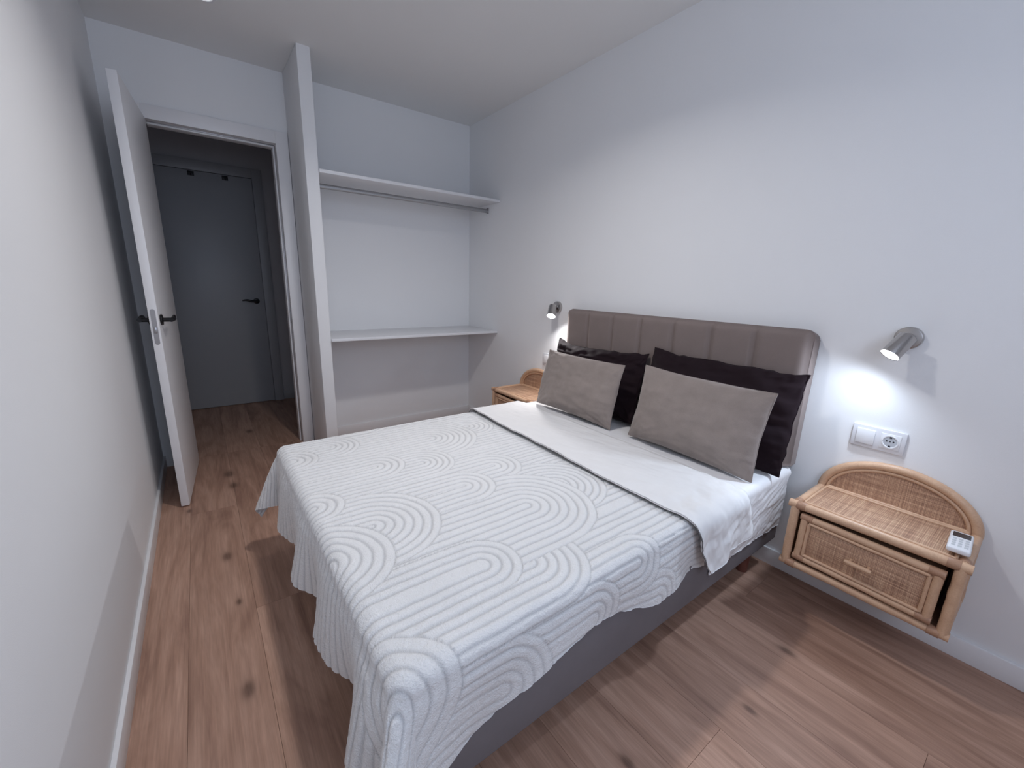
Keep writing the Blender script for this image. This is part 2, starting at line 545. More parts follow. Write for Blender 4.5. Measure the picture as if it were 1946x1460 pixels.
fbox('head_seal', DX0, DX1 - 0.004, D + 0.033, D + 0.041, DZ - 0.004, DZ, M['steel'], 0.001)
fbox('strike_plate', DX1 - 0.002, DX1, D + 0.010, D + 0.032, 0.89, 0.98, M['steel'], 0.0005)['label'] = 'small steel strike plate'

# lever handle: rosette on a face at local origin, facing -x or +x, lever along +y
def lever(parent, loc, rot, name='door_handle', s=1.0):
    h = empty(name, loc, rot); h.parent = parent
    MB().cyl((0, 0, 0), (0.009, 0, 0), 0.026 * s, 0.026 * s, 28, 0.002).build('rosette', M['black_metal'], h, True)
    MB().cyl((0.008, 0, 0), (0.045, 0, 0), 0.010 * s, 0.010 * s, 16).build('neck', M['black_metal'], h, True)
    pts, rs = [], []
    for i in range(15):
        t = i / 14
        pts.append((0.042 + 0.004 * math.sin(t * 3.1), -0.010 + 0.125 * t, 0.010 * math.sin(max(0, t - 0.45) / 0.55 * math.pi * 0.85) * (1 if t > 0.45 else 0)))
        rs.append((0.0105 if t < 0.5 else 0.0105 - 0.011 * (t - 0.5)) * s)
    MB().tube(pts, rs, 12).build('lever', M['black_metal'], h, True)
    return h

ANG = 1.5014
DW, DT, DH = 0.663, 0.0356, 2.02
door = tag(empty('door_1', (DX0, D - 0.002, 0.008), (0, 0, 0)), 'white flush door standing wide open against the side wall', 'door', kind='structure')
# local frame: leaf runs along -y, thickness toward -x
door.rotation_euler = (0, 0, -(math.pi / 2 - ANG))
leaf = MB().box(-DT, 0, -DW, 0, 0, DH, bev=0.0015).build('leaf', M['lacquer'], door, True)
hy, hz = -DW + 0.055, 0.975
lever(door, (0.0, hy, hz), (0, 0, 0), 'handle')
h2 = lever(door, (-DT, hy, hz), (0, 0, R_(180)), 'handle')
h2.scale = (1, -1, 1)
MB().prism([(-DT / 2 + 0.0095 * math.cos(math.pi * k / 8), 1.0205 + 0.0095 * math.sin(math.pi * k / 8)) for k in range(9)] + [(-DT / 2 - 0.0095 * math.cos(math.pi * k / 8), 0.8695 - 0.0095 * math.sin(math.pi * k / 8)) for k in range(9)], 'y', -DW - 0.0012, -DW + 0.001).build('latch_plate', M['steel'], door, True)['label'] = 'steel latch plate'
lb = MB().box(-DT / 2 - 0.006, -DT / 2 + 0.006, -DW - 0.006, -DW, 0.915, 0.945, bev=0.002).build('latch_bolt', M['steel'], door, True)
for zz in (0.25, 1.0, 1.78):
    MB().cyl((-DT - 0.003, -0.012, zz), (-DT - 0.003, -0.012, zz + 0.09), 0.006).build('hinge', M['steel'], door, True)

# hallway
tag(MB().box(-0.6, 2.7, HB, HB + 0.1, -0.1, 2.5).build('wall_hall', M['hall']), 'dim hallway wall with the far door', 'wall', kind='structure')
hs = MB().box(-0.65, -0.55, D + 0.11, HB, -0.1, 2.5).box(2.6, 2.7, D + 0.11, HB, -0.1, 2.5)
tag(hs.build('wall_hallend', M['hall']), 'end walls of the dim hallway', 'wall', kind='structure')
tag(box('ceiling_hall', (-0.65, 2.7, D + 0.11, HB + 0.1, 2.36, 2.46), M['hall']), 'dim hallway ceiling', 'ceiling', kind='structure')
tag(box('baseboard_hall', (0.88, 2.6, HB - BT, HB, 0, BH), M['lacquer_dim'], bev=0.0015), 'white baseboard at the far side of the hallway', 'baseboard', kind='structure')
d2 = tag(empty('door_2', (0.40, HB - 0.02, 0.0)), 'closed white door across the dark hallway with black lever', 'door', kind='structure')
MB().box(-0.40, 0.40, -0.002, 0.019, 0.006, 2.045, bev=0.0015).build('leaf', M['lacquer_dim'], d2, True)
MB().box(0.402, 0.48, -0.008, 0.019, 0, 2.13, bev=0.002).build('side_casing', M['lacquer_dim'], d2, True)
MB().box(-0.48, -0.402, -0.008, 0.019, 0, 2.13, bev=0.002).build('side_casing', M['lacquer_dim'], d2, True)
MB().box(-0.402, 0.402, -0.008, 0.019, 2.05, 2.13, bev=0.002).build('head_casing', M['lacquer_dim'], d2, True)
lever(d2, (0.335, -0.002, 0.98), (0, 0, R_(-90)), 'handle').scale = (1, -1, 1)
bpy.context.view_layer.update()
for i, xx in enumerate((0.366, 0.602)):
    hk = MB().box(-0.022, 0.022, -0.004, 0.0, -0.035, 0.0, bev=0.001).tube([(0, -0.004, -0.03), (0, -0.02, -0.035), (0, -0.03, -0.02)], 0.004, 8)
    tag(hk.build('door_hook', M['black_metal'], None, True, (xx, HB - 0.0225, 2.04)),
        ['small black hook on top of the hallway door, nearer the open door', 'small black hook on top of the hallway door, nearer its lever'][i], 'hook', 'hooks on the hallway door')

# window frame in the wall behind
wn = tag(empty('window_1', (0.62, YF - 0.08, 1.70)), 'white framed window behind the photographer', 'window', kind='structure')
for x0, x1, z0, z1 in ((-0.57, -0.53, -0.55, 0.55), (0.53, 0.57, -0.55, 0.55), (-0.53, 0.53, -0.55, -0.51), (-0.53, 0.53, 0.51, 0.55)):
    MB().box(x0, x1, -0.025, 0.025, z0, z1).build('window_frame', M['lacquer'], wn)

# ------------------------------------------------------------------ closet
def shelf(z1, label):
    o = box('closet_shelf', (PX1 + 0.0005, W - 0.0005, 2.818, D - 0.0005, z1 - 0.019, z1), M['shelf'], bev=0.0012)
    return tag(o, label, 'shelf', 'white closet shelves')
shelf(1.828, 'white closet shelf above the clothes rail')
shelf(0.826, 'white closet shelf at waist height, below the clothes rail')
rail = tag(empty('clothes_rail', ((PX1 + W) / 2, 2.985, 1.765)), 'grey oval clothes rail under the top closet shelf', 'clothes rail')
hl = (W - PX1) / 2
rt = MB().cyl((-hl + 0.002, 0, 0), (hl - 0.002, 0, 0), 0.0125, None, 24)
for v in rt.bm.verts: v.co.y *= 0.62; v.co.z *= 1.2
rt.build('tube', M['rail'], rail, True)
for s in (-1, 1):
    e = MB().box(s * hl - 0.006 if s > 0 else s * hl, s * hl if s > 0 else s * hl + 0.006, -0.013, 0.013, -0.02, 0.024, bev=0.002)
    e.build('end_bracket', M['steel'], rail, True)

# ------------------------------------------------------------------ bed
BY0, BY1 = 0.585, 1.925
HX = 2.150                                        # front of the headboard
bed = tag(empty('bed', (1.35, 1.255, 0.0)), 'low grey upholstered bed base on short reddish wooden legs', 'bed')
def bl(v): return (v[0] - 1.35, v[1] - 1.255, v[2])
MB().box(0.535 - 1.35, 2.205 - 1.35, 0.592 - 1.255, 1.918 - 1.255, 0.152, 0.352, bev=0.008, seg=3).build('base', M['base_fabric'], bed, True)
for lx, ly in ((0.62, 0.68), (0.62, 1.83), (2.09, 0.66), (2.09, 1.85)):
    MB().cyl(bl((lx, ly, 0.0)), bl((lx, ly, 0.154)), 0.022, 0.032, 20, 0.002).build('leg', M['leg'], bed, True)

# headboard: frame body and seven upholstered channels
HZ0, HZ1 = 0.499, 1.062
hb = MB()
prof = []
rr = 0.03
ya, yb = BY0 - 1.255 - 0.002, BY1 - 1.255 + 0.002
poly = [(ya, HZ0), (yb, HZ0)]
for k in range(7):
    a = k / 6 * math.pi / 2
    poly.append((yb - rr + rr * math.cos(a), HZ1 - 0.012 - rr + rr * math.sin(a)))
for k in range(7):
    a = math.pi / 2 + k / 6 * math.pi / 2
    poly.append((ya + rr + rr * math.cos(a), HZ1 - 0.012 - rr + rr * math.sin(a)))
hb.prism(poly, 'x', HX + 0.028 - 1.35, W - 0.001 - 1.35)
es = [e for e in hb.bm.edges if abs(e.verts[0].co.x - e.verts[1].co.x) < 1e-6]
bmesh.ops.bevel(hb.bm, geom=es, offset=0.008, segments=3, affect='EDGES', profile=0.5)
headboard = hb.build('headboard', M['headboard'], None, True, (1.35, 1.255, 0.0))
tag(headboard, 'taupe upholstered headboard with seven vertical channels, fixed to the wall', 'headboard')
seams = [BY1 + 0.002, 1.74, 1.555, 1.365, 1.172, 0.980, 0.788, BY0 - 0.002]
for k in range(7):
    y1, y0 = seams[k], seams[k + 1]
    n, m = 15, 40
    a = np.linspace(0, 1, n)[:, None]; b = np.linspace(0, 1, m)[None, :]
    edge_l = 0.022 if k == 6 else 0.006
    edge_r = 0.022 if k == 0 else 0.006
    yy = y0 + (y1 - y0) * a + 0 * b
    zz = HZ0 + 0.002 + (HZ1 - HZ0 - 0.002) * b + 0 * a
    def rnd(d, r):     # quarter-round shoulder
        t = np.clip(d / r, 0, 1); return np.sqrt(np.clip(1 - (1 - t) ** 2, 0, 1))
    dl, dr, dt = yy - y0, y1 - yy, (HZ1 - zz)
    prof = 0.50 + 0.50 * np.minimum(rnd(dl, 0.020), rnd(dr, 0.020))
    if k == 6: prof = prof * rnd(dl, 0.03)
    if k == 0: prof = prof * rnd(dr, 0.03)
    prof = prof * rnd(dt, 0.03)
    # outer top corners rounded
    if k in (0, 6):
        cyc = (y1 - 0.03) if k == 0 else (y0 + 0.03)
        out = np.clip((yy - cyc) if k == 0 else (cyc - yy), 0, None)
        up = np.clip(zz - (HZ1 - 0.03), 0, None)
        rad = np.hypot(out, up)
        sc = np.where((out > 0) & (up > 0) & (rad > 0.03), 0.03 / np.maximum(rad, 1e-6), 1.0)
        yy = np.where((out > 0) & (up > 0), (cyc + (out if k == 0 else -out) * sc), yy)
        zz = np.where((out > 0) & (up > 0), HZ1 - 0.03 + up * sc, zz)
    wob = 0.0015 * fbm(yy * 9, zz * 7, k * 1.7)
    xx = (HX + 0.034) - 0.034 * prof + wob * prof
    P = np.stack([xx - 1.35, yy - 1.255, zz], -1)
    o = link('channel', grid_mesh('channel', P, None, 0.006, flip=True), M['headboard'], headboard)

# mattress in a wrinkled fitted sheet
def rounded_box_mesh(name, xs, ys, zs, r, disp=None):
    verts, faces, key = [], [], {}
    def vid(p):
        k = tuple(np.round(p, 6))
        if k not in key: key[k] = len(verts); verts.append(p)
        return key[k]
    def face_grid(A, B, f, flip):
        ids = [[vid(f(a, b)) for b in B] for a in A]
        for i in range(len(A) - 1):
            for j in range(len(B) - 1):
                q = (ids[i][j], ids[i + 1][j], ids[i + 1][j + 1], ids[i][j + 1])
                faces.append(q[::-1] if flip else q)
    x0, x1, y0, y1, z0, z1 = xs[0], xs[-1], ys[0], ys[-1], zs[0], zs[-1]
    face_grid(xs, ys, lambda a, b: (a, b, z1), False); face_grid(xs, ys, lambda a, b: (a, b, z0), True)
    face_grid(xs, zs, lambda a, b: (a, y0, b), False); face_grid(xs, zs, lambda a, b: (a, y1, b), True)
    face_grid(ys, zs, lambda a, b: (x1, a, b), False); face_grid(ys, zs, lambda a, b: (x0, a, b), True)
    V = np.array(verts)
    lo = np.array([x0 + r, y0 + r, z0 + r]); hi = np.array([x1 - r, y1 - r, z1 - r])
    c = np.clip(V, lo, hi); d = V - c
    ln = np.linalg.norm(d, axis=1, keepdims=True); N = d / np.maximum(ln, 1e-9)
    V = c + N * r
    if disp is not None: V = V + N * disp(V, N)[:, None]
    me = bpy.data.meshes.new(name)
    me.from_pydata(V.tolist(), [], faces)
    me.polygons.foreach_set('use_smooth', [True] * len(me.polygons))
    me.update()
    return me
mx = np.linspace(0.56, 2.198, 60)
my = np.linspace(0.598, 1.912, 50)
mz = np.linspace(0.353, 0.484, 8)
matt = tag(empty('mattress', (1.38, 1.255, 0.353)), 'thick mattress in a wrinkled white fitted sheet on the grey bed base', 'mattress')
me = rounded_box_mesh('mattress_body', mx - 1.38, my - 1.255, mz - 0.353, 0.03)
link('mattress_body', me, M['sheet'], matt)
# fitted sheet over the head end, gathered under the mattress edge
ns_, nt_ = 150, 130
sx = np.linspace(1.62, 2.200, ns_)[:, None] * np.ones((1, nt_))
tt = np.concatenate([np.linspace(0, 1.26, 60), np.linspace(1.265, 1.575, 70)])[None, :] * np.ones((ns_, 1))
RS = 0.028
yn = 0.582
st = np.clip(tt - 1.30, 0, None)
ths = np.clip(st / RS, 0, math.pi / 2)
dn = np.clip(st - RS * math.pi / 2, 0, None)
yy = np.maximum(1.912 - tt * 1.0, yn + RS) - 0 * tt
yy = np.where(st > 0, yn + RS - RS * np.sin(ths), 1.912 - tt * (1.912 - yn - RS) / 1.30)
zz = 0.491 - RS * (1 - np.cos(ths)) - dn * 1.0
zz = zz - 0.006 * smoothstep(0.12, 0.24, dn) * np.sin(sx * 9)
Ps = np.stack([sx, yy, zz], -1)
Ns = grid_normals(Ps)
Ns = np.where(Ns[..., 2:3] + (-Ns[..., 1:2]) < 0, -Ns, Ns)
side = smoothstep(0.0, 0.03, dn)
diag = np.abs(fbm((sx + zz * 1.1) * 7, (zz - sx * 0.45) * 34, 2.0, 3)) ** 0.8 * np.sign(fbm((sx + zz * 1.1) * 7, (zz - sx * 0.45) * 34, 2.0, 3))
gath = smoothstep(0.10, 0.20, dn) * gnoise(sx * 58 + 3 * gnoise(sx * 9, zz * 9), zz * 6, 5.0)
topw = (1 - side) * 0.003 * fbm(sx * 20 + yy * 5, yy * 11 - sx * 6, 1.3)
tuck = -0.006 * smoothstep(0.17, 0.235, dn)
edge_fade = smoothstep(2.200, 2.17, sx)
dsp = side * (0.0060 * diag + 0.0065 * gath + tuck) + topw
Ps = Ps + Ns * (dsp * (0.25 + 0.75 * edge_fade) + 0.001)[..., None]
Ps[..., 1] += 0.012 * smoothstep(2.18, 2.2, sx) * side
link('fitted_sheet', grid_mesh('fitted_sheet', Ps - np.array([1.38, 1.255, 0.353]), None, 0.002), M['sheet'], matt)['label'] = 'wrinkled white fitted sheet with a gathered hem'

# bedspread -------------------------------------------------------
Z0 = 0.500
CR = 0.034
X0, Y0, Y1 = 0.488, 0.578, 1.932        # outer faces of the hanging cloth
# arches of the tufted pattern, uppermost first: centre, radius, pitch (cloth coordinates u, v)
ARCH = [(0.470, 1.000, 0.175, 0.029), (0.507, 1.300, 0.094, 0.027), (0.512, 1.714, 0.100, 0.026), (0.462, 0.540, 0.165, 0.036, 45),
        (0.625, 1.100, 0.200, 0.0275), (0.769, 1.492, 0.111, 0.026), (0.668, 1.790, 0.125, 0.024), (0.930, 1.430, 0.132, 0.024),
        (0.973, 1.170, 0.114, 0.0275), (0.794, 0.777, 0.108, 0.0275), (1.073, 0.941, 0.226, 0.030), (0.902, 0.714, 0.158, 0.0275),
        (1.076, 1.657, 0.216, 0.027), (1.153, 1.254, 0.115, 0.0275), (1.302, 1.715, 0.140, 0.025), (1.253, 1.000, 0.185, 0.026),
        (0.726, 0.430, 0.135, 0.028), (1.000, 0.470, 0.108, 0.028), (1.175, 0.560, 0.100, 0.028), (1.262, 0.405, 0.105, 0.027),
        (0.30, 1.52, 0.14, 0.026), (0.36, 2.06, 0.16, 0.027), (0.85, 2.0, 0.15, 0.027), (1.3, 2.05, 0.16, 0.027),
        (1.60, 1.42, 0.190, 0.026), (1.62, 0.78, 0.200, 0.029), (1.66, 1.12, 0.150, 0.026), (1.62, 1.80, 0.190, 0.026)]
def pattern(u, v):
    g = np.full(u.shape, 9.0)             # distance to the nearest groove
    done = np.zeros(u.shape, bool)
    wob_u = u + 0.0022 * gnoise(u * 23, v * 23, 7.7)
    wob_v = v + 0.0028 * gnoise(u * 17, v * 17, 1.7)
    for cx, cy, R, sp, *ang in ARCH:
        al = R_(ang[0]) if ang else 0.0
        ax = (wob_u - cx) * math.cos(al) + (wob_v - cy) * math.sin(al)
        bx = (wob_v - cy) * math.cos(al) - (wob_u - cx) * math.sin(al)
        d = np.where(ax > 0, np.hypot(ax, bx), np.abs(bx))
        sel = (d < R) & ~done
        ph = (R - d) / sp
        dist = np.abs(ph - np.round(ph)) * sp
        # the innermost piece stays a plain tuft
        inner = d < (R - np.floor(R / sp) * sp) * 0.9
        dist = np.where(inner & (np.round(ph) * sp > R - 0.4 * sp), 0.5 * sp, dist)
        g = np.where(sel, dist, g)
        done |= sel
    ph = wob_v / 0.027
    g = np.where(done, g, np.abs(ph - np.round(ph)) * 0.027)
    return g

nu, nv = 420, 580
# near-side hem height along x, foot hang along y
hx = [0.20, 0.50, 0.60, 0.69, 0.79, 0.90, 1.00, 1.15, 1.27, 1.60]
hang_near = [0.36, 0.30, 0.262, 0.225, 0.180, 0.152, 0.142, 0.168, 0.192, 0.205]
U = np.linspace(0.0, 1.0, nu)[:, None] * np.ones((1, nv))
V = np.linspace(0.0, 1.0, nv)[None, :] * np.ones((nu, 1))
tv = np.linspace(Y0 - 0.3, Y1 + 0.27, nv)
foot_hang = np.interp(tv, [0.3, 0.55, 0.75, 0.95, 1.15, 1.40, 1.65, 1.90, 2.2], [0.30, 0.31, 0.30, 0.285, 0.28, 0.262, 0.285, 0.262, 0.262])
umin = (X0 + CR) - foot_hang - 0.02
u = umin[None, :] + (1.560 - umin[None, :]) * U
near = np.interp(u[:, 0] * 0 + np.linspace(0.2, 1.56, nu), hx, hang_near)
near_u = np.interp(u, hx, hang_near)
vmin = (Y0 + CR) - near_u - 0.02
vmax = (Y1 - CR) + 0.275
v = vmin + (vmax - vmin) * V
# scalloped hem: tufts end a little differently
v = v - 0.006 * np.exp(-((v - vmin) / 0.05) ** 2) * gnoise(u * 26, 0.3) * 1.6
s = np.clip((X0 + CR) - u, 0, None)
tn = np.clip((Y0 + CR) - v, 0, None)
tf = np.clip(v - (Y1 - CR), 0, None)
t_ = tn + tf
rho = np.hypot(s, t_)
phi = np.arctan2(t_, s)
q = CR * math.pi / 2
th = np.clip(rho / CR, 0, math.pi / 2)
out = CR * np.sin(th)
drop = CR * (1 - np.cos(th)) + np.clip(rho - q, 0, None)
beyond = np.clip(rho - q, 0, None)
corner = np.sin(2 * phi) ** 2 * (s > 0) * (t_ > 0)
fold = np.where(tn > 0, 0.42, 0.37) * corner
lean = fold * beyond
out = out + lean
drop = drop - beyond * (1 - np.sqrt(np.clip(1 - fold ** 2, 0.1, 1)))
# soft waves in the hanging sides
side_wave = 0.016 * beyond / 0.2 * (0.9 * np.sin(u * 15 + 1.0) + gnoise(u * 7, v * 3, 4.0) * 1.6) * (t_ > 0)
foot_wave = 0.024 * beyond / 0.25 * (np.sin(v * 19 + 0.6) + 0.8 + gnoise(v * 8, u * 3, 9.0) * 1.5) * (s > 0) * (t_ <= 0.001)
blend = np.sin(phi) ** 2
out = out + np.where((s > 0) & (t_ > 0), blend * side_wave + (1 - blend) * 0.024 * beyond / 0.25 * (np.sin(v * 19 + 0.6) + 0.8 + gnoise(v * 8, u * 3, 9.0) * 1.5), side_wave + foot_wave)
out = out + np.where(beyond > 0, 0.006, 0) * smoothstep(0, 0.05, beyond)
dirx = np.where(rho > 0, s / np.maximum(rho, 1e-9), 0)
diry = np.where(rho > 0, t_ / np.maximum(rho, 1e-9), 0)
bx_ = np.maximum(u, X0 + CR)
by_ = np.clip(v, Y0 + CR, Y1 - CR)
px = bx_ - dirx * out
py = by_ - np.where(tn > 0, 1, 0) * diry * out + np.where(tf > 0, 1, 0) * diry * out
flat = np.clip(1 - rho / 0.03, 0, 1)
pz = Z0 - drop + flat * (0.0035 * fbm(u * 4.5, v * 4.5, 0.4) - 0.004 * smoothstep(1.40, 1.46, u))
P = np.stack([px, py, pz], -1)
g = pattern(u, v)
ridge = 1 - np.exp(-(g / 0.0042) ** 2)
soft = 1 - 0.45 * smoothstep(0.04, 0.16, tn)            # the nap lies flatter on the hanging side
N = grid_normals(P)
fuzz = 0.0016 * gnoise(u * 120, v * 120, 0.5) + 0.0012 * gnoise(u * 55, v * 55, 8.5)
under = smoothstep(1.48, 1.46, u - 0.45 * tn)
P = P + N * ((0.0036 * ridge * soft + fuzz * ridge) * under)[..., None]
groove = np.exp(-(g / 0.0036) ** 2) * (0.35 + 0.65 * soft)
spread = tag(empty('bedspread', (1.0, 1.255, Z0)), 'white tufted bedspread with rainbow arch pattern, turned down toward the pillows', 'bedspread')
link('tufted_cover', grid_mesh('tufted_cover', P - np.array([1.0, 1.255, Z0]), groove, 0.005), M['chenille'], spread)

# the turned-down flap, smooth side up
nu2, nv2 = 96, 300
a = np.linspace(0, 1, nu2)[:, None]; b = np.linspace(0, 1, nv2)[None, :]
RF = 0.040
ynf, yff = Y0 - 0.010, Y1 + 0.008
vv0, vv1 = (ynf + RF) - 0.220, (yff - RF) + 0.20
vv = vv0 + (vv1 - vv0) * b + 0 * a
tn2 = np.clip((ynf + RF) - vv, 0, None); tf2 = np.clip(vv - (yff - RF), 0, None); t2 = tn2 + tf2
edge_shift = 0.090 * np.clip(tn2 / 0.2, 0, 1.2) ** 1.2 + 0.05 * tf2
xl = 1.428 + 0.010 * np.sin(vv * 5 + 0.6) + 0.012 * smoothstep(1.5, 1.93, vv) * 3 + edge_shift
xr = 1.815 - 0.02 * smoothstep(0.85, 0.6, vv) + 0.045 * np.clip(tn2 / 0.2, 0, 1)
uu = xl + (xr - xl) * a
near_hem = 1 - 0.18 * a * smoothstep(0.0, 0.2, tn2)
th2 = np.clip(t2 / RF, 0, math.pi / 2)
bey2 = np.clip(t2 - RF * math.pi / 2, 0, None) * near_hem
out2 = RF * np.sin(th2) + bey2 / 0.16 * (0.012 * np.sin(uu * 24 + 1.2) + 0.007)
drop2 = RF * (1 - np.cos(th2)) + bey2
lift = 0.017 * (1 - 0.65 * smoothstep(0.88, 1.0, a)) + 0.004 * smoothstep(0.06, 0.0, a)
wr = 0.0046 * fbm(uu * 13 + vv * 5, vv * 6.5 - uu * 2.5, 2.2, 3) + 0.0022 * gnoise(uu * 46 + vv * 9, vv * 10 - uu * 6, 4.4)
wr_near = smoothstep(0.80, 0.60, vv) * 0.0085 * fbm((uu + vv * 0.4) * 9, (vv - uu * 0.6) * 15, 6.0, 3)
edge_gather = 0.003 * smoothstep(0.10, 0.0, a) * gnoise(vv * 55, 1.0, 3.0)
hgt = lift + wr + wr_near + edge_gather
px = uu
py = np.clip(vv, ynf + RF, yff - RF) - np.where(tn2 > 0, out2, 0) + np.where(tf2 > 0, out2, 0)
pz = Z0 - drop2
P2 = np.stack([px + 0 * pz, py, pz], -1)
N2 = grid_normals(P2)
P2 = P2 + N2 * hgt[..., None]
link('turned_down_flap', grid_mesh('turned_down_flap', P2 - np.array([1.0, 1.255, Z0]), None, 0.007), M['flap'], spread)['label'] = 'smooth off-white underside turned back over the bed'
# thin dark tube along the flap's free edge
edge = [tuple(Vector(P2[0, j]) - Vector((1.0, 1.255, Z0)) + Vector((-0.001, 0, -0.0065))) for j in range(6, nv2 - 6, 2)]
hem = MB().tube(edge, 0.0014, 6).build('edge_line', plain('dark_edge_line', (0.10, 0.095, 0.10, 1), 0.8), spread, True)
hem['label'] = 'thin dark line along the turned-down edge'

# ------------------------------------------------------------------ pillows
def pillow(name, w, h, t, loc, tilt, mat, label, cat, seed, yaw=0.0, roll=0.0, wrinkle=0.004, pinch=0.05, sag=0.0, group=None, corner_fold=0.0, flange=0.0, ragged=0.0):
    """local: X along the bed width, Z up along the pillow, front toward -Y (local)"""
    n, m = 72, 54
    A = np.linspace(-1, 1, n)[:, None]; B = np.linspace(-1, 1, m)[None, :]
    # ease sampling toward the edges
    A = np.sin(A * math.pi / 2); B = np.sin(B * math.pi / 2)
    out = []
    for sgn in (-1, 1):
        a = A + 0 * B; b = B + 0 * A
        wob = 0.012 * gnoise(a * 1.7 + seed, b * 1.7, seed)
        X = w / 2 * a * (1 - pinch * (1 - b ** 2) * (0.7 + 0.6 * gnoise(b * 1.3, seed, 2.0)))
        Zz = h / 2 * b * (1 - pinch * 0.9 * (1 - a ** 2) * (1 + 0.5 * gnoise(a * 1.3, seed, 5.0)))
        if ragged:
            eb = np.abs(b) ** 3; ea = np.abs(a) ** 3
            Zz = Zz + ragged * eb * np.clip(b + 0.4, 0, 1) * (fbm(a * 2.6 + seed, 0.5, seed, 3) * 1.6 - 0.7 * (1 - a ** 4) * 0.6)
            X = X + ragged * 0.6 * ea * fbm(b * 3.0 + seed, a, seed + 4.0, 3)
        prof = np.clip((1 - np.abs(a) ** 2.4) * (1 - np.abs(b) ** 2.2), 0, 1) ** 0.55
        # pull lines radiating from the corners and seams
        ra = gnoise(np.arctan2(1.02 - np.abs(b), 1.02 - np.abs(a)) * 7 + np.sign(a) * 3 + np.sign(b) * 7, seed, sgn * 2.0)
        near_c = np.exp(-((1 - np.abs(a)) ** 2 + (1 - np.abs(b)) ** 2) / 0.35)
        seam = np.exp(-((1 - np.abs(a)) / 0.22) ** 2) * gnoise(b * 9 + seed, a * 2, sgn) + np.exp(-((1 - np.abs(b)) / 0.22) ** 2) * gnoise(a * 9, b * 2, seed + sgn)
        crease = fbm(a * 2.4 + b * 1.2 + seed, b * 3.4 - a * 0.8, sgn * 1.5, 3)
        Y = sgn * (t / 2 * prof + (prof ** 0.6) * wrinkle * (1.6 * ra * near_c + 1.2 * seam + 1.3 * crease))
        Y = Y + wob * prof
        if ragged:      # soft flange folds along the rim
            rim = np.clip(np.maximum(np.abs(a) ** 8, np.abs(b) ** 8), 0, 1)
            Y = Y + ragged * 0.9 * rim * fbm(a * 3.2 + seed * 2, b * 3.2, seed, 3)
        # weight settles toward the bottom
        Y = Y * (1.0 - 0.22 * b) - sag * (1 - b) * 0 
        Zz = Zz - sag * (1 - a ** 2) * (b > 0) * b
        if corner_fold:
            c = np.clip((-a - 0.35) * 1.2, 0, 1) * np.clip((b + 0.1) * 1.0, 0, 1)
            Y = Y + corner_fold * c ** 1.3
            Zz = Zz - 0.25 * corner_fold * c
        out.append(np.stack([X, Y, Zz], -1))
    F, Bk = out
    Bk[0, :], Bk[-1, :], Bk[:, 0], Bk[:, -1] = F[0, :], F[-1, :], F[:, 0], F[:, -1]
    nn = n * m
    idx = np.arange(nn).reshape(n, m)
    q1 = np.stack([idx[:-1, :-1], idx[1:, :-1], idx[1:, 1:], idx[:-1, 1:]], -1).reshape(-1, 4)
    V = np.concatenate([F.reshape(-1, 3), Bk.reshape(-1, 3)])
    me = bpy.data.meshes.new(name)
    me.from_pydata(V.tolist(), [], np.concatenate([q1, q1[:, ::-1] + nn]).tolist())
    bm = bmesh.new(); bm.from_mesh(me)
    bmesh.ops.remove_doubles(bm, verts=bm.verts[:], dist=1e-6)
    bmesh.ops.recalc_face_normals(bm, faces=bm.faces[:])
    bm.to_mesh(me); bm.free()
    me.polygons.foreach_set('use_smooth', [True] * len(me.polygons))
    o = empty(name, loc)
    rot = Matrix.Rotation(R_(-90) + yaw, 4, 'Z') @ Matrix.Rotation(-tilt, 4, 'X') @ Matrix.Rotation(roll, 4, 'Y')
    o.rotation_euler = rot.to_euler()
    link('cushion', me, mat, o, (0, 0, h / 2))
    # seam piping round the edge
    ring = np.concatenate([F[:, 0], F[-1, 1:], F[-2::-1, -1], F[0, -2:0:-1]])[::2]
    pts = [(p[0], p[1], p[2] + h / 2) for p in ring]
    MB().tube(pts, 0.0022, 6, closed=True).build('seam', mat, o, True)
    return tag(o, label, cat, group)

ZS = 0.520
pillow('brown_pillow', 0.685, 0.405, 0.120, (2.026, 0.905, 0.505), R_(14), M['brown'],
       'dark brown pillow behind the grey cushion nearer the big rattan nightstand', 'pillow', 1.0, wrinkle=0.015, pinch=0.03, ragged=0.016, group='dark brown pillows', roll=R_(0.5))
pillow('brown_pillow', 0.670, 0.375, 0.120, (2.030, 1.602, 0.505), R_(15), M['brown'],
       'dark brown crumpled pillow at the closet end of the headboard', 'pillow', 5.3, wrinkle=0.024, pinch=0.03, ragged=0.020, group='dark brown pillows', roll=R_(-1))
pillow('grey_cushion', 0.575, 0.345, 0.12, (1.891, 0.893, 0.504), R_(13), M['velvet'],
       'taupe velvet cushion before the pillow nearer the wall sockets', 'cushion', 2.2, wrinkle=0.008, pinch=0.055, group='taupe cushions', roll=R_(1.0))
pillow('grey_cushion', 0.575, 0.33, 0.12, (1.886, 1.577, 0.504), R_(12.5), M['velvet'],
       'taupe velvet cushion with a creased corner, nearer the closet', 'cushion', 8.4, wrinkle=0.011, pinch=0.05, group='taupe cushions', roll=R_(0.5), corner_fold=0.02)

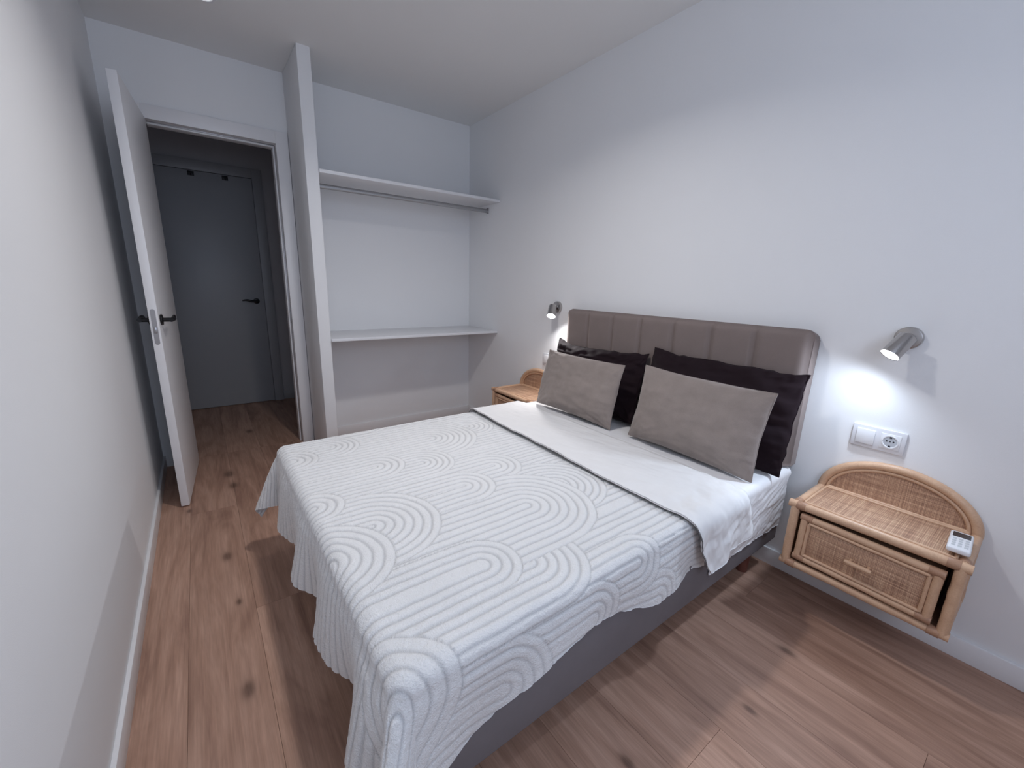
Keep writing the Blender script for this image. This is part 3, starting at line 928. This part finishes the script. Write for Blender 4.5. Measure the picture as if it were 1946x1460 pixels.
# ------------------------------------------------------------------ rattan nightstands
def nightstand(loc, label):
    r = empty('rattan_nightstand', loc)
    tag(r, label, 'nightstand', 'rattan nightstands')
    hw, dp, ht = 0.2275, 0.268, 0.262
    pr = 0.0145
    fx, fy = -dp, hw - pr
    zt, zb = ht - pr, pr
    rng = random.Random(3)
    def pole(a, b, rad=pr, name='pole', parent=r, n=9):
        A, B = Vector(a), Vector(b)
        pts = [A.lerp(B, i / (n - 1)) + Vector([rng.uniform(-1, 1) * 0.0006 for _ in range(3)]) * (0 < i < n - 1) for i in range(n)]
        rs = [rad * (1 + rng.uniform(-0.02, 0.02)) for _ in range(n)]
        return MB().tube(pts, rs, 14).build(name, M['pole'], parent, True)
    pole((fx, -hw - 0.006, zt), (fx, hw + 0.006, zt))
    pole((fx, -hw - 0.002, zb), (fx, hw + 0.002, zb), pr * 0.95)
    for s in (-1, 1):
        pole((fx + 0.004, s * fy, zt), (-0.003, s * fy, zt), pr)
        pole((fx + 0.004, s * fy, zb), (-0.003, s * fy, zb), pr * 0.95)
        pole((fx, s * fy, zb), (fx, s * fy, zt), pr)
        pole((-pr - 0.003, s * fy, zb), (-pr - 0.003, s * fy, zt), pr)
        box('side_panel', (fx + 0.002, -0.004, s * fy - 0.006, s * fy + 0.006, zb, zt), M['side'], r, 0.001)
        # wrapped bindings at the corners
        for z in (zt, zb):
            MB().cyl((fx, s * (fy - 0.032), z), (fx, s * (fy - 0.004), z), pr + 0.0016, None, 16, 0.001).build('corner_binding', M['binding'], r, True)
        MB().cyl((fx + 0.01, s * fy, zt), (fx + 0.036, s * fy, zt), pr + 0.0014, None, 16, 0.001).build('corner_binding', M['binding'], r, True)
    box('bottom_panel', (fx, -0.004, -fy, fy, zb - 0.004, zb + 0.004), M['side'], r, 0.001)
    box('back_panel', (-0.006, -0.003, -fy, fy, zb, zt), M['side'], r)
    # woven top
    box('top_panel', (fx + 0.004, -0.006, -fy + 0.004, fy - 0.004, zt + 0.002, zt + 0.008), M['cane_top'], r, 0.001)
    bz = zt + 0.010
    bi = fy - pr - 0.004
    pole((fx + pr + 0.003, -bi, bz), (fx + pr + 0.003, bi, bz), 0.0045, 'bead')
    pole((-0.030, -bi, bz), (-0.030, bi, bz), 0.0045, 'bead')
    for s in (-1, 1):
        pole((fx + pr + 0.003, s * bi, bz), (-0.03, s * bi, bz), 0.0045, 'bead')
    # arched back
    az = zt + 0.004
    def arch(a, b, x, n=41):
        return [(x, -a * math.cos(math.pi * i / (n - 1)), az + b * math.sin(math.pi * i / (n - 1))) for i in range(n)]
    AA, AB = hw - pr + 0.001, 0.148
    MB().tube(arch(AA, AB, -0.0155), 0.0145, 14).build('arch_pole', M['pole'], r, True)
    MB().tube(arch(AA - 0.0195, AB - 0.0195, -0.019), 0.006, 12).build('arch_bead', M['pole'], r, True)
    pole((-0.020, -AA + 0.018, az + 0.008), (-0.020, AA - 0.018, az + 0.008), 0.006, 'arch_bead')
    n = 32
    poly = [(-(AA - 0.014) * math.cos(math.pi * i / n), az + (AB - 0.014) * math.sin(math.pi * i / n)) for i in range(n + 1)]
    MB().prism(poly, 'x', -0.015, -0.009).build('arch_panel', M['cane_front'], r)
    # drawer, hanging slightly open and askew
    dr = empty('drawer', (fx - 0.004, 0.004, 0.0), (R_(0.9), 0, R_(-1.2))); dr.parent = r
    dy, d0, d1 = 0.188, 0.036, ht - 2 * pr - 0.012
    MB().box(0.004, 0.22, -dy + 0.006, dy - 0.006, d0, d1 - 0.02, bev=0.001).build('drawer_box', M['side'], dr, True)
    fr_r = 0.0125
    def dpole(a, b, rad, name='drawer_pole'): return pole(a, b, rad, name, dr)
    dpole((0, -dy, d1 - fr_r), (0, dy, d1 - fr_r), fr_r); dpole((0, -dy, d0 + fr_r), (0, dy, d0 + fr_r), fr_r)
    for s in (-1, 1):
        dpole((0, s * (dy - fr_r), d0 + 0.006), (0, s * (dy - fr_r), d1 - 0.006), fr_r)
        for z in (d0 + fr_r, d1 - fr_r):
            MB().cyl((0, s * (dy - 0.036), z), (0, s * (dy + 0.001), z), fr_r + 0.0013, None, 16, 0.001).build('corner_binding', M['binding'], dr, True)
    ib = 2 * fr_r + 0.004
    for z in (d0 + ib, d1 - ib): dpole((-0.006, -dy + ib, z), (-0.006, dy - ib, z), 0.0055, 'drawer_bead')
    for s in (-1, 1): dpole((-0.006, s * (dy - ib), d0 + ib), (-0.006, s * (dy - ib), d1 - ib), 0.0055, 'drawer_bead')
    box('drawer_panel', (-0.004, 0.004, -dy + 0.02, dy - 0.02, d0 + 0.02, d1 - 0.02), M['cane_front'], dr, 0.0005)
    zc = (d0 + d1) / 2
    MB().tube([(-0.030, -0.036 + 0.072 * i / 8, zc) for i in range(9)], [0.0062] + [0.0078] * 7 + [0.0062], 12).cyl((0, -0.024, zc), (-0.03, -0.024, zc), 0.0045, None, 10).cyl((0, 0.024, zc), (-0.03, 0.024, zc), 0.0045, None, 10).build('handle', M['pole'], dr, True)
    return r
nightstand((W - 0.001, 0.2625, 0.197), 'rattan wall nightstand with a white remote control on it')
nightstand((W - 0.001, 2.240, 0.197), 'rattan wall nightstand half hidden behind the bed, near the closet')

# ------------------------------------------------------------------ wall lamps
def wall_lamp(y, dirv, label, tint, power):
    zc = 1.060
    r = empty('wall_lamp', (W, y, zc))
    tag(r, label, 'wall lamp', 'nickel reading spots')
    MB().cyl((0, 0, 0), (-0.020, 0, 0), 0.0385, 0.0375, 40, 0.003).build('wall_plate', M['nickel'], r, True)
    d = Vector(dirv).normalized()
    top = Vector((-0.046, -0.004 * (1 if dirv[1] > 0 else -1), 0.006))
    hub = top + d * 0.022
    MB().cyl((-0.018, 0, 0), hub, 0.007, 0.007, 14).build('arm', M['nickel'], r, True)
    MB().sphere((-0.022, 0, 0), 0.011).build('joint', M['nickel'], r, True)
    end = top + d * 0.082
    head = MB().cyl(top, end, 0.0270, 0.0280, 36)
    fs = [f for f in head.bm.faces if len(f.verts) > 4 and (f.calc_center_median() - end).length < 0.002]
    ret = bmesh.ops.inset_individual(head.bm, faces=fs, thickness=0.002)
    bmesh.ops.translate(head.bm, verts=list({v for f in fs for v in f.verts}), vec=-d * 0.004)
    tops = [f for f in head.bm.faces if len(f.verts) > 4 and (f.calc_center_median() - top).length < 0.002]
    bmesh.ops.bevel(head.bm, geom=list({e for f in tops for e in f.edges}), offset=0.003, segments=2, affect='EDGES', profile=0.5)
    head.build('spot_head', M['nickel'], r, True)
    c = end - d * 0.0035
    MB().cyl(c, c + d * 0.0018, 0.0252, 0.0246, 32).build('lens', M['lens'], r, True)['label'] = 'glowing white lamp lens'
    sp = bpy.data.lights.new('lamp_beam', 'SPOT')
    sp.energy = power; sp.color = tint; sp.spot_size = R_(118); sp.spot_blend = 0.55; sp.shadow_soft_size = 0.022
    s2 = bpy.data.lights.new('lamp_spill', 'SPOT')
    s2.energy = 11.0; s2.color = tint; s2.spot_size = R_(176); s2.spot_blend = 0.8; s2.shadow_soft_size = 0.022
    s2o = bpy.data.objects.new('lamp_spill', s2); COL.objects.link(s2o); s2o.parent = r
    s2o.location = c + d * 0.004
    s2o.rotation_euler = Vector((0, 0, -1)).rotation_difference(d).to_euler()
    so = bpy.data.objects.new('lamp_beam', sp); COL.objects.link(so); so.parent = r
    so.location = c + d * 0.004
    so.rotation_euler = Vector((0, 0, -1)).rotation_difference(d).to_euler()
    return r
wall_lamp(0.330, (-0.55, 0.33, -0.77), 'brushed nickel wall spot above the wall sockets, lit', (0.70, 0.83, 1.0), 3.2)
wall_lamp(2.100, (-0.50, -0.38, -0.78), 'brushed nickel wall spot between headboard and closet, lit', (1.0, 0.97, 0.97), 4.5)

# ------------------------------------------------------------------ switch and socket plates
def socket_plate(y, z, label):
    r = empty('switch_socket', (W, y, z))
    tag(r, label, 'wall socket', 'double switch and socket plates')
    hw, hh = 0.0765, 0.0415
    MB().box(-0.009, -0.0003, -hw, hw, -hh, hh, bev=0.002).build('frame', M['plastic_edge'], r, True)
    c1, c2 = 0.0355, -0.0355
    MB().box(-0.0135, -0.008, c1 - 0.027, c1 + 0.027, -0.028, 0.028, bev=0.0015).build('rocker', M['plastic'], r, True)
    ins = MB().box(-0.0108, -0.008, c2 - 0.028, c2 + 0.028, -0.028, 0.028, bev=0.0012).build('socket_insert', M['plastic'], r, True)
    # round well: raised ring around a recessed floor
    n = 40
    ring = MB()
    P = [(0.0235, -0.0108), (0.0235, -0.0128), (0.0205, -0.0128), (0.0190, -0.0112), (0.0190, -0.0108)]
    rows = [[ring.bm.verts.new((x, c2 + rad * math.cos(2 * math.pi * k / n), rad * math.sin(2 * math.pi * k / n))) for k in range(n)] for rad, x in P]
    for i in range(len(P) - 1):
        for k in range(n):
            ring.bm.faces.new((rows[i][k], rows[i][(k + 1) % n], rows[i + 1][(k + 1) % n], rows[i + 1][k]))
    ring.build('socket_ring', M['plastic'], ins, True)
    MB().cyl((-0.0106, c2, 0), (-0.0112, c2, 0), 0.019, None, 32).build('socket_well', plain('socket_well_plastic', (0.50, 0.52, 0.56, 1), 0.4), ins, True)
    for dy in (-0.0095, 0.0, 0.0095):
        MB().cyl((-0.0110, c2 + dy, 0.002), (-0.0117, c2 + dy, 0.002), 0.0027 if dy else 0.0022, None, 14).build('pin_hole', M['hole'], ins, True)
    for s in (-1, 1):
        MB().box(-0.0125, -0.0108, c2 - 0.003, c2 + 0.003, s * 0.0165 - 0.003, s * 0.0165 + 0.003).build('earth_clip', M['hole'], ins)
    return r
socket_plate(0.3455, 0.687, 'white rocker switch and round socket above the nightstand with the remote')
socket_plate(2.150, 0.690, 'white switch and socket plate mostly hidden behind the taupe cushion')

# ------------------------------------------------------------------ remote control
rc = tag(empty('remote_control', (2.066, 0.0725, 0.467), (0, 0, R_(3))), 'small white air conditioner remote lying on the rattan nightstand', 'remote control')
MB().box(-0.070, 0.070, -0.0255, 0.0255, 0.0, 0.017, bev=0.006, seg=3).build('body', M['plastic'], rc, True)
MB().box(0.022, 0.058, -0.0195, 0.0195, 0.0166, 0.0176, bev=0.0004).build('display', M['lcd'], rc)
for i in range(4):
    for j in range(3):
        MB().box(-0.052 + i * 0.017, -0.041 + i * 0.017, -0.018 + j * 0.0135, -0.0095 + j * 0.0135, 0.0166, 0.0180, bev=0.0006).build('button', M['button'], rc, True)

# ------------------------------------------------------------------ ceiling lights
def downlight(x, y, label):
    dl = tag(empty('downlight', (x, y, H)), label, 'downlight', 'recessed ceiling downlights')
    n = 40
    ring = MB()
    P = [(0.047, 0.0), (0.046, -0.006), (0.036, -0.007), (0.033, -0.001)]
    rows = [[ring.bm.verts.new((rad * math.cos(2 * math.pi * k / n), rad * math.sin(2 * math.pi * k / n), z)) for k in range(n)] for rad, z in P]
    for i in range(3):
        for k in range(n):
            ring.bm.faces.new((rows[i][k], rows[i][(k + 1) % n], rows[i + 1][(k + 1) % n], rows[i + 1][k]))
    ring.build('trim_ring', M['plastic'], dl, True)
    MB().cyl((0, 0, -0.0005), (0, 0, -0.002), 0.034, None, 32).build('glass', M['spot_glass'], dl, True)
downlight(0.474, 2.680, 'white recessed ceiling downlight in front of the doorway')
downlight(LAMPS[0][0], LAMPS[0][1], 'recessed ceiling downlight above the bed, out of frame')
